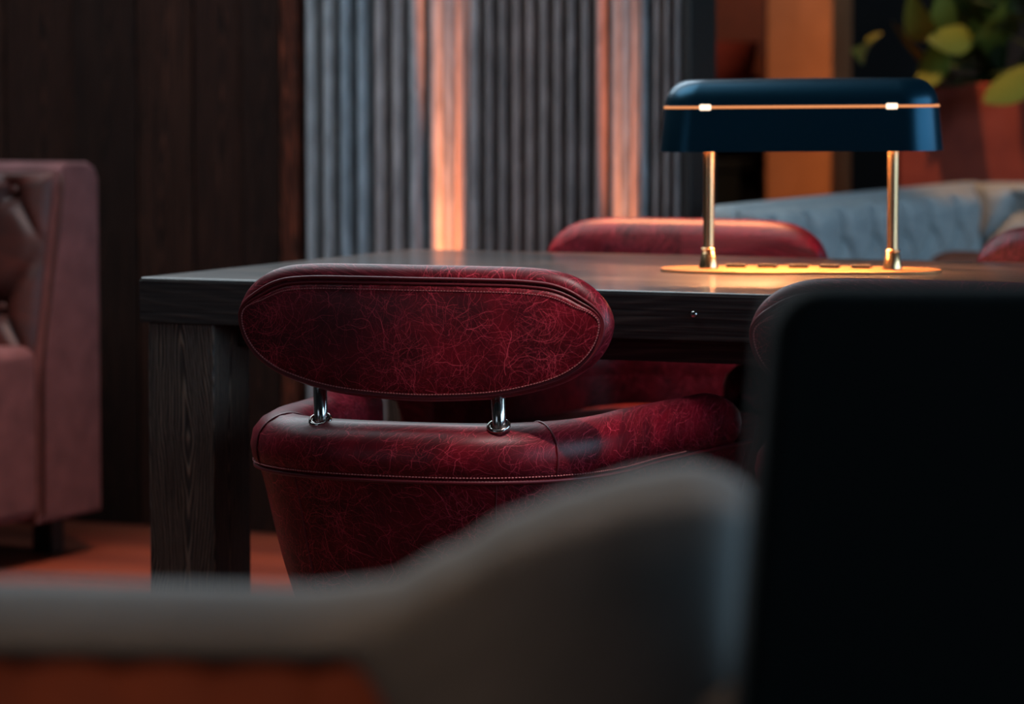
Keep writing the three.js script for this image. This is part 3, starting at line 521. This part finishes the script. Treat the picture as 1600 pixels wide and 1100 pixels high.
// ---------- alcove: shelf unit, pillar, planter, plant ----------
{
  const t = thing('shelf_unit', 'brown wooden shelf unit standing behind the end of the slatted wall', 'shelf', [-3.62, 0, -9.38]);
  part('back_panel', bx(-0.36, 0.36, 0, 2.2, -0.17, -0.15), M.cabinet, t);
  for (const x of [-0.36, 0.32]) part('side_panel', bx(x, x + 0.04, 0, 2.2, -0.15, 0.15), M.darkWood, t);
  for (const y of [0.06, 0.56, 0.96, 1.85, 2.16]) part('shelf', bx(-0.32, 0.32, y, y + 0.03, -0.15, 0.14), M.cabinet, t);
  const v = tag(part('bowl', lathe([[0, 0], [0.05, 0], [0.06, 0.01], [0.1, 0.05], [0.135, 0.12], [0.15, 0.2], [0.145, 0.205], [0.125, 0.12], [0.09, 0.055], [0, 0.02]], 40), M.terracotta, scene), 'wide orange brown bowl on the shelf unit', 'bowl'); v.position.set(-3.50, 0.99, -9.34); v.scale.setScalar(0.9);
  const bxm = thing('storage_box', 'small black box on the lower shelf of the brown unit', 'box', [-3.48, 0.59, -9.33]);
  part('body', bx(-0.1, 0.1, 0, 0.2, -0.1, 0.1, 1, 0.006), M.black, bxm); part('lid', bx(-0.105, 0.105, 0.2, 0.235, -0.105, 0.105, 1, 0.006), M.black, bxm);
  const p = new THREE.Group(); struct('trim_1', p); part('pillar_shaft', bx(-3.205, -3.01, 0.12, RH, -9.16, -8.98, 1, 0.004), M.tan, p); part('pillar_base', bx(-3.215, -3.0, 0, 0.12, -9.17, -8.97, 1, 0.004), M.darkWood, p);
  const pl = thing('planter', 'tall terracotta trough planter behind the grey sofa', 'planter', [-2.21, 0, -8.62]);
  const sh = (x0, x1, y0, y1, z0, z1) => bx(x0, x1, y0, y1, z0, z1, 1, 0.006);
  part('body', merge([sh(-0.44, 0.44, 0, 1.05, 0.13, 0.16), sh(-0.44, 0.44, 0, 1.05, -0.16, -0.13), sh(-0.44, -0.41, 0, 1.05, -0.13, 0.13), sh(0.41, 0.44, 0, 1.05, -0.13, 0.13), sh(-0.41, 0.41, 0, 0.03, -0.13, 0.13)]), M.terracotta, pl);
  part('soil', bx(-0.41, 0.41, 0.9, 1.0, -0.13, 0.13), M.soil, pl);
  const pt = thing('leafy_plant', 'leafy green plant spilling over the terracotta planter', 'plant', [-2.24, 1.0, -8.62]);
  const leafGeo = (len, wid, curl) => { const rows = []; for (let i = 0; i <= 10; i++) { const f = i / 10, w = wid * Math.pow(Math.sin(Math.PI * Math.pow(f, 0.75)), 0.9) * 0.5 + 0.002, r = []; for (let k = 0; k <= 4; k++) { const q = k / 4 * 2 - 1; r.push([q * w, len * f, -curl * f * f * len + 0.12 * w * q * q * 2]); } rows.push(r); } return loft(rows); };
  const lg = [leafGeo(0.2, 0.075, 0.35), leafGeo(0.26, 0.09, 0.45), leafGeo(0.16, 0.06, 0.3)];
  for (let i = 0; i < 16; i++) { const x = rr(-0.36, 0.36), z = rr(-0.08, 0.08), lx = rr(-0.18, 0.12), lz = rr(-0.05, 0.16), H = rr(0.15, 0.55);
    part('stem', tube([[x, -0.02, z], [x + lx * 0.3, H * 0.5, z + lz * 0.3], [x + lx, H, z + lz]], 0.006, 12, false, 5), M.stem, pt);
    for (let k = 0; k < 8; k++) { const f = 0.25 + 0.75 * k / 7, m = part('leaf', lg[(i + k) % 3], rnd() < 0.16 ? M.leaf : M.leafShaded, pt); m.position.set(x + lx * f, H * f, z + lz * f); m.rotation.set(rr(0.5, 2.2), 0, 0); const q = new THREE.Quaternion().setFromAxisAngle(new THREE.Vector3(0, 1, 0), rr(-1.6, 1.6)); m.quaternion.premultiply(q); } }
  for (const [x, y, z, rx, rz] of [[-0.32, 0.16, 0.14, 2.5, 0.25], [-0.05, 0.1, 0.16, 2.4, -0.5], [-0.52, 0.17, 0.1, 2.2, 1.0], [-0.22, 0.2, 0.12, 2.2, -0.7]]) { const m = part('leaf', lg[1], M.leaf, pt); m.position.set(x, y, z); m.rotation.set(rx, 0, 0); m.quaternion.premultiply(new THREE.Quaternion().setFromAxisAngle(new THREE.Vector3(0, 0, 1), rz)); }
}
// ---------- out-of-focus seats near the camera ----------
{ // lounge chair: coordinates in metres right of the sight line, 2.05 m away
  const base = new THREE.Vector3(0, 0, -2.05).applyAxisAngle(new THREE.Vector3(0, 1, 0), 24 * D2R);
  const t = thing('lounge_chair', 'taupe grey velvet lounge chair whose low back sweeps up into a rounded wing', 'armchair', [base.x, 0, base.z], 24 * D2R);
  const top = [[-0.7, 0.735], [-0.315, 0.736], [-0.217, 0.734], [-0.126, 0.732], [-0.079, 0.737], [-0.039, 0.757], [0, 0.779], [0.039, 0.794], [0.079, 0.806], [0.114, 0.811], [0.14, 0.805], [0.152, 0.794], [0.16, 0.775], [0.166, 0.74]];
  const xs = []; for (let k = 0; k <= 90; k++) xs.push(lerp(-0.7, 0.166, k / 90));
  const prof = xs.map(x => { const h = table1(top, x), k = smooth(-0.11, 0.06, x), d = lerp(0.0, 0.5, smooth(-0.11, 0.06, x)), b = lerp(0.0, 0.05, smooth(-0.1, 0.1, x)), e = smooth(0.166, 0.12, x) * 0.6 + 0.4;
    return [[-0.11, h - 0.45], [-0.115, h - 0.2], [-0.105, h - 0.06], [-0.08, h - 0.018], [-0.045, h], [-0.01, h - 0.003], [0.02, h - 0.014], [0.032 + b * 0.3, h - 0.022], [0.036 + b * 0.7, h - 0.028 - d * 0.15], [0.034 + b, h - 0.034 - d * 0.5], [0.024 + b * 0.8, h - 0.039 - d * 0.8], [0.0, h - 0.042 - d]].map(p => [x, p[1], p[0] * e]); });
  part('back_roll', loft(prof), M.taupeVelvet, t);
  const ch = []; for (let k = 0; k <= 120; k++) { const x = lerp(-0.68, 0.0, k / 120), z = 0.024 + 0.005 * Math.abs(Math.sin(x * Math.PI / 0.06)); ch.push([[x, 0.2, z], [x, 0.4, z], [x, 0.6, z], [x, table1(top, x) - 0.03, z]]); }
  part('channel_panel', loft(ch), M.rust, t).userData.label = 'rust brown channelled panel';
  part('seat', bx(-0.68, 0.12, 0.15, 0.42, -0.62, -0.02, 1, 0.04), M.taupeVelvet, t);
  const arm = []; for (let k = 0; k <= 16; k++) { const f = k / 16, r = []; for (let q = 0; q <= 20; q++) { const a = q / 20 * Math.PI * 2; const s = 0.045 * Math.sqrt(Math.max(0.0004, 1 - Math.pow(2 * f - 1, 6))); r.push([lerp(0.09, 0.24, f) + Math.cos(a) * s * 0.5, lerp(0.625, 0.70, f) + s * Math.sin(a), 0.09 + s * Math.cos(a)]); } arm.push(r); }
  part('arm_roll', loft(arm, { closed: true }), M.taupeVelvet, t);
  for (const [x, z] of [[-0.62, -0.56], [0.06, -0.56], [-0.62, -0.08], [0.06, -0.08]]) part('leg', bx(x - 0.02, x + 0.02, 0, 0.16, z - 0.02, z + 0.02), M.darkWood, t);
}
{
  const base = new THREE.Vector3(0, 0, -1.83).applyAxisAngle(new THREE.Vector3(0, 1, 0), 24 * D2R);
  const t = thing('high_back_chair', 'tall black upholstered high-back chair beside the lounge chair', 'chair', [base.x, 0, base.z], 24 * D2R);
  const s = new THREE.Shape(); s.moveTo(0.105, 0.36); s.lineTo(0.147, 0.91); s.quadraticCurveTo(0.149, 0.932, 0.172, 0.934); s.lineTo(0.56, 0.934); s.quadraticCurveTo(0.582, 0.932, 0.584, 0.91); s.lineTo(0.62, 0.36); s.lineTo(0.105, 0.36);
  const g = new THREE.ExtrudeGeometry(s, { depth: 0.05, bevelEnabled: true, bevelSize: 0.008, bevelThickness: 0.012, bevelSegments: 3 }); g.translate(0, 0, -0.03); part('backrest', g, M.black, t);
  part('seat', bx(0.11, 0.62, 0.36, 0.46, 0.035, 0.5, 1, 0.02), M.black, t);
  for (const x of [0.14, 0.59]) for (const z of [0.0, 0.46]) part('leg', bx(x - 0.02, x + 0.02, 0, 0.37, z - 0.02, z + 0.02), M.darkWood, t);
}
scene.traverse(o => { if (o.isMesh) shade(o); });
renderer.render(scene, camera);
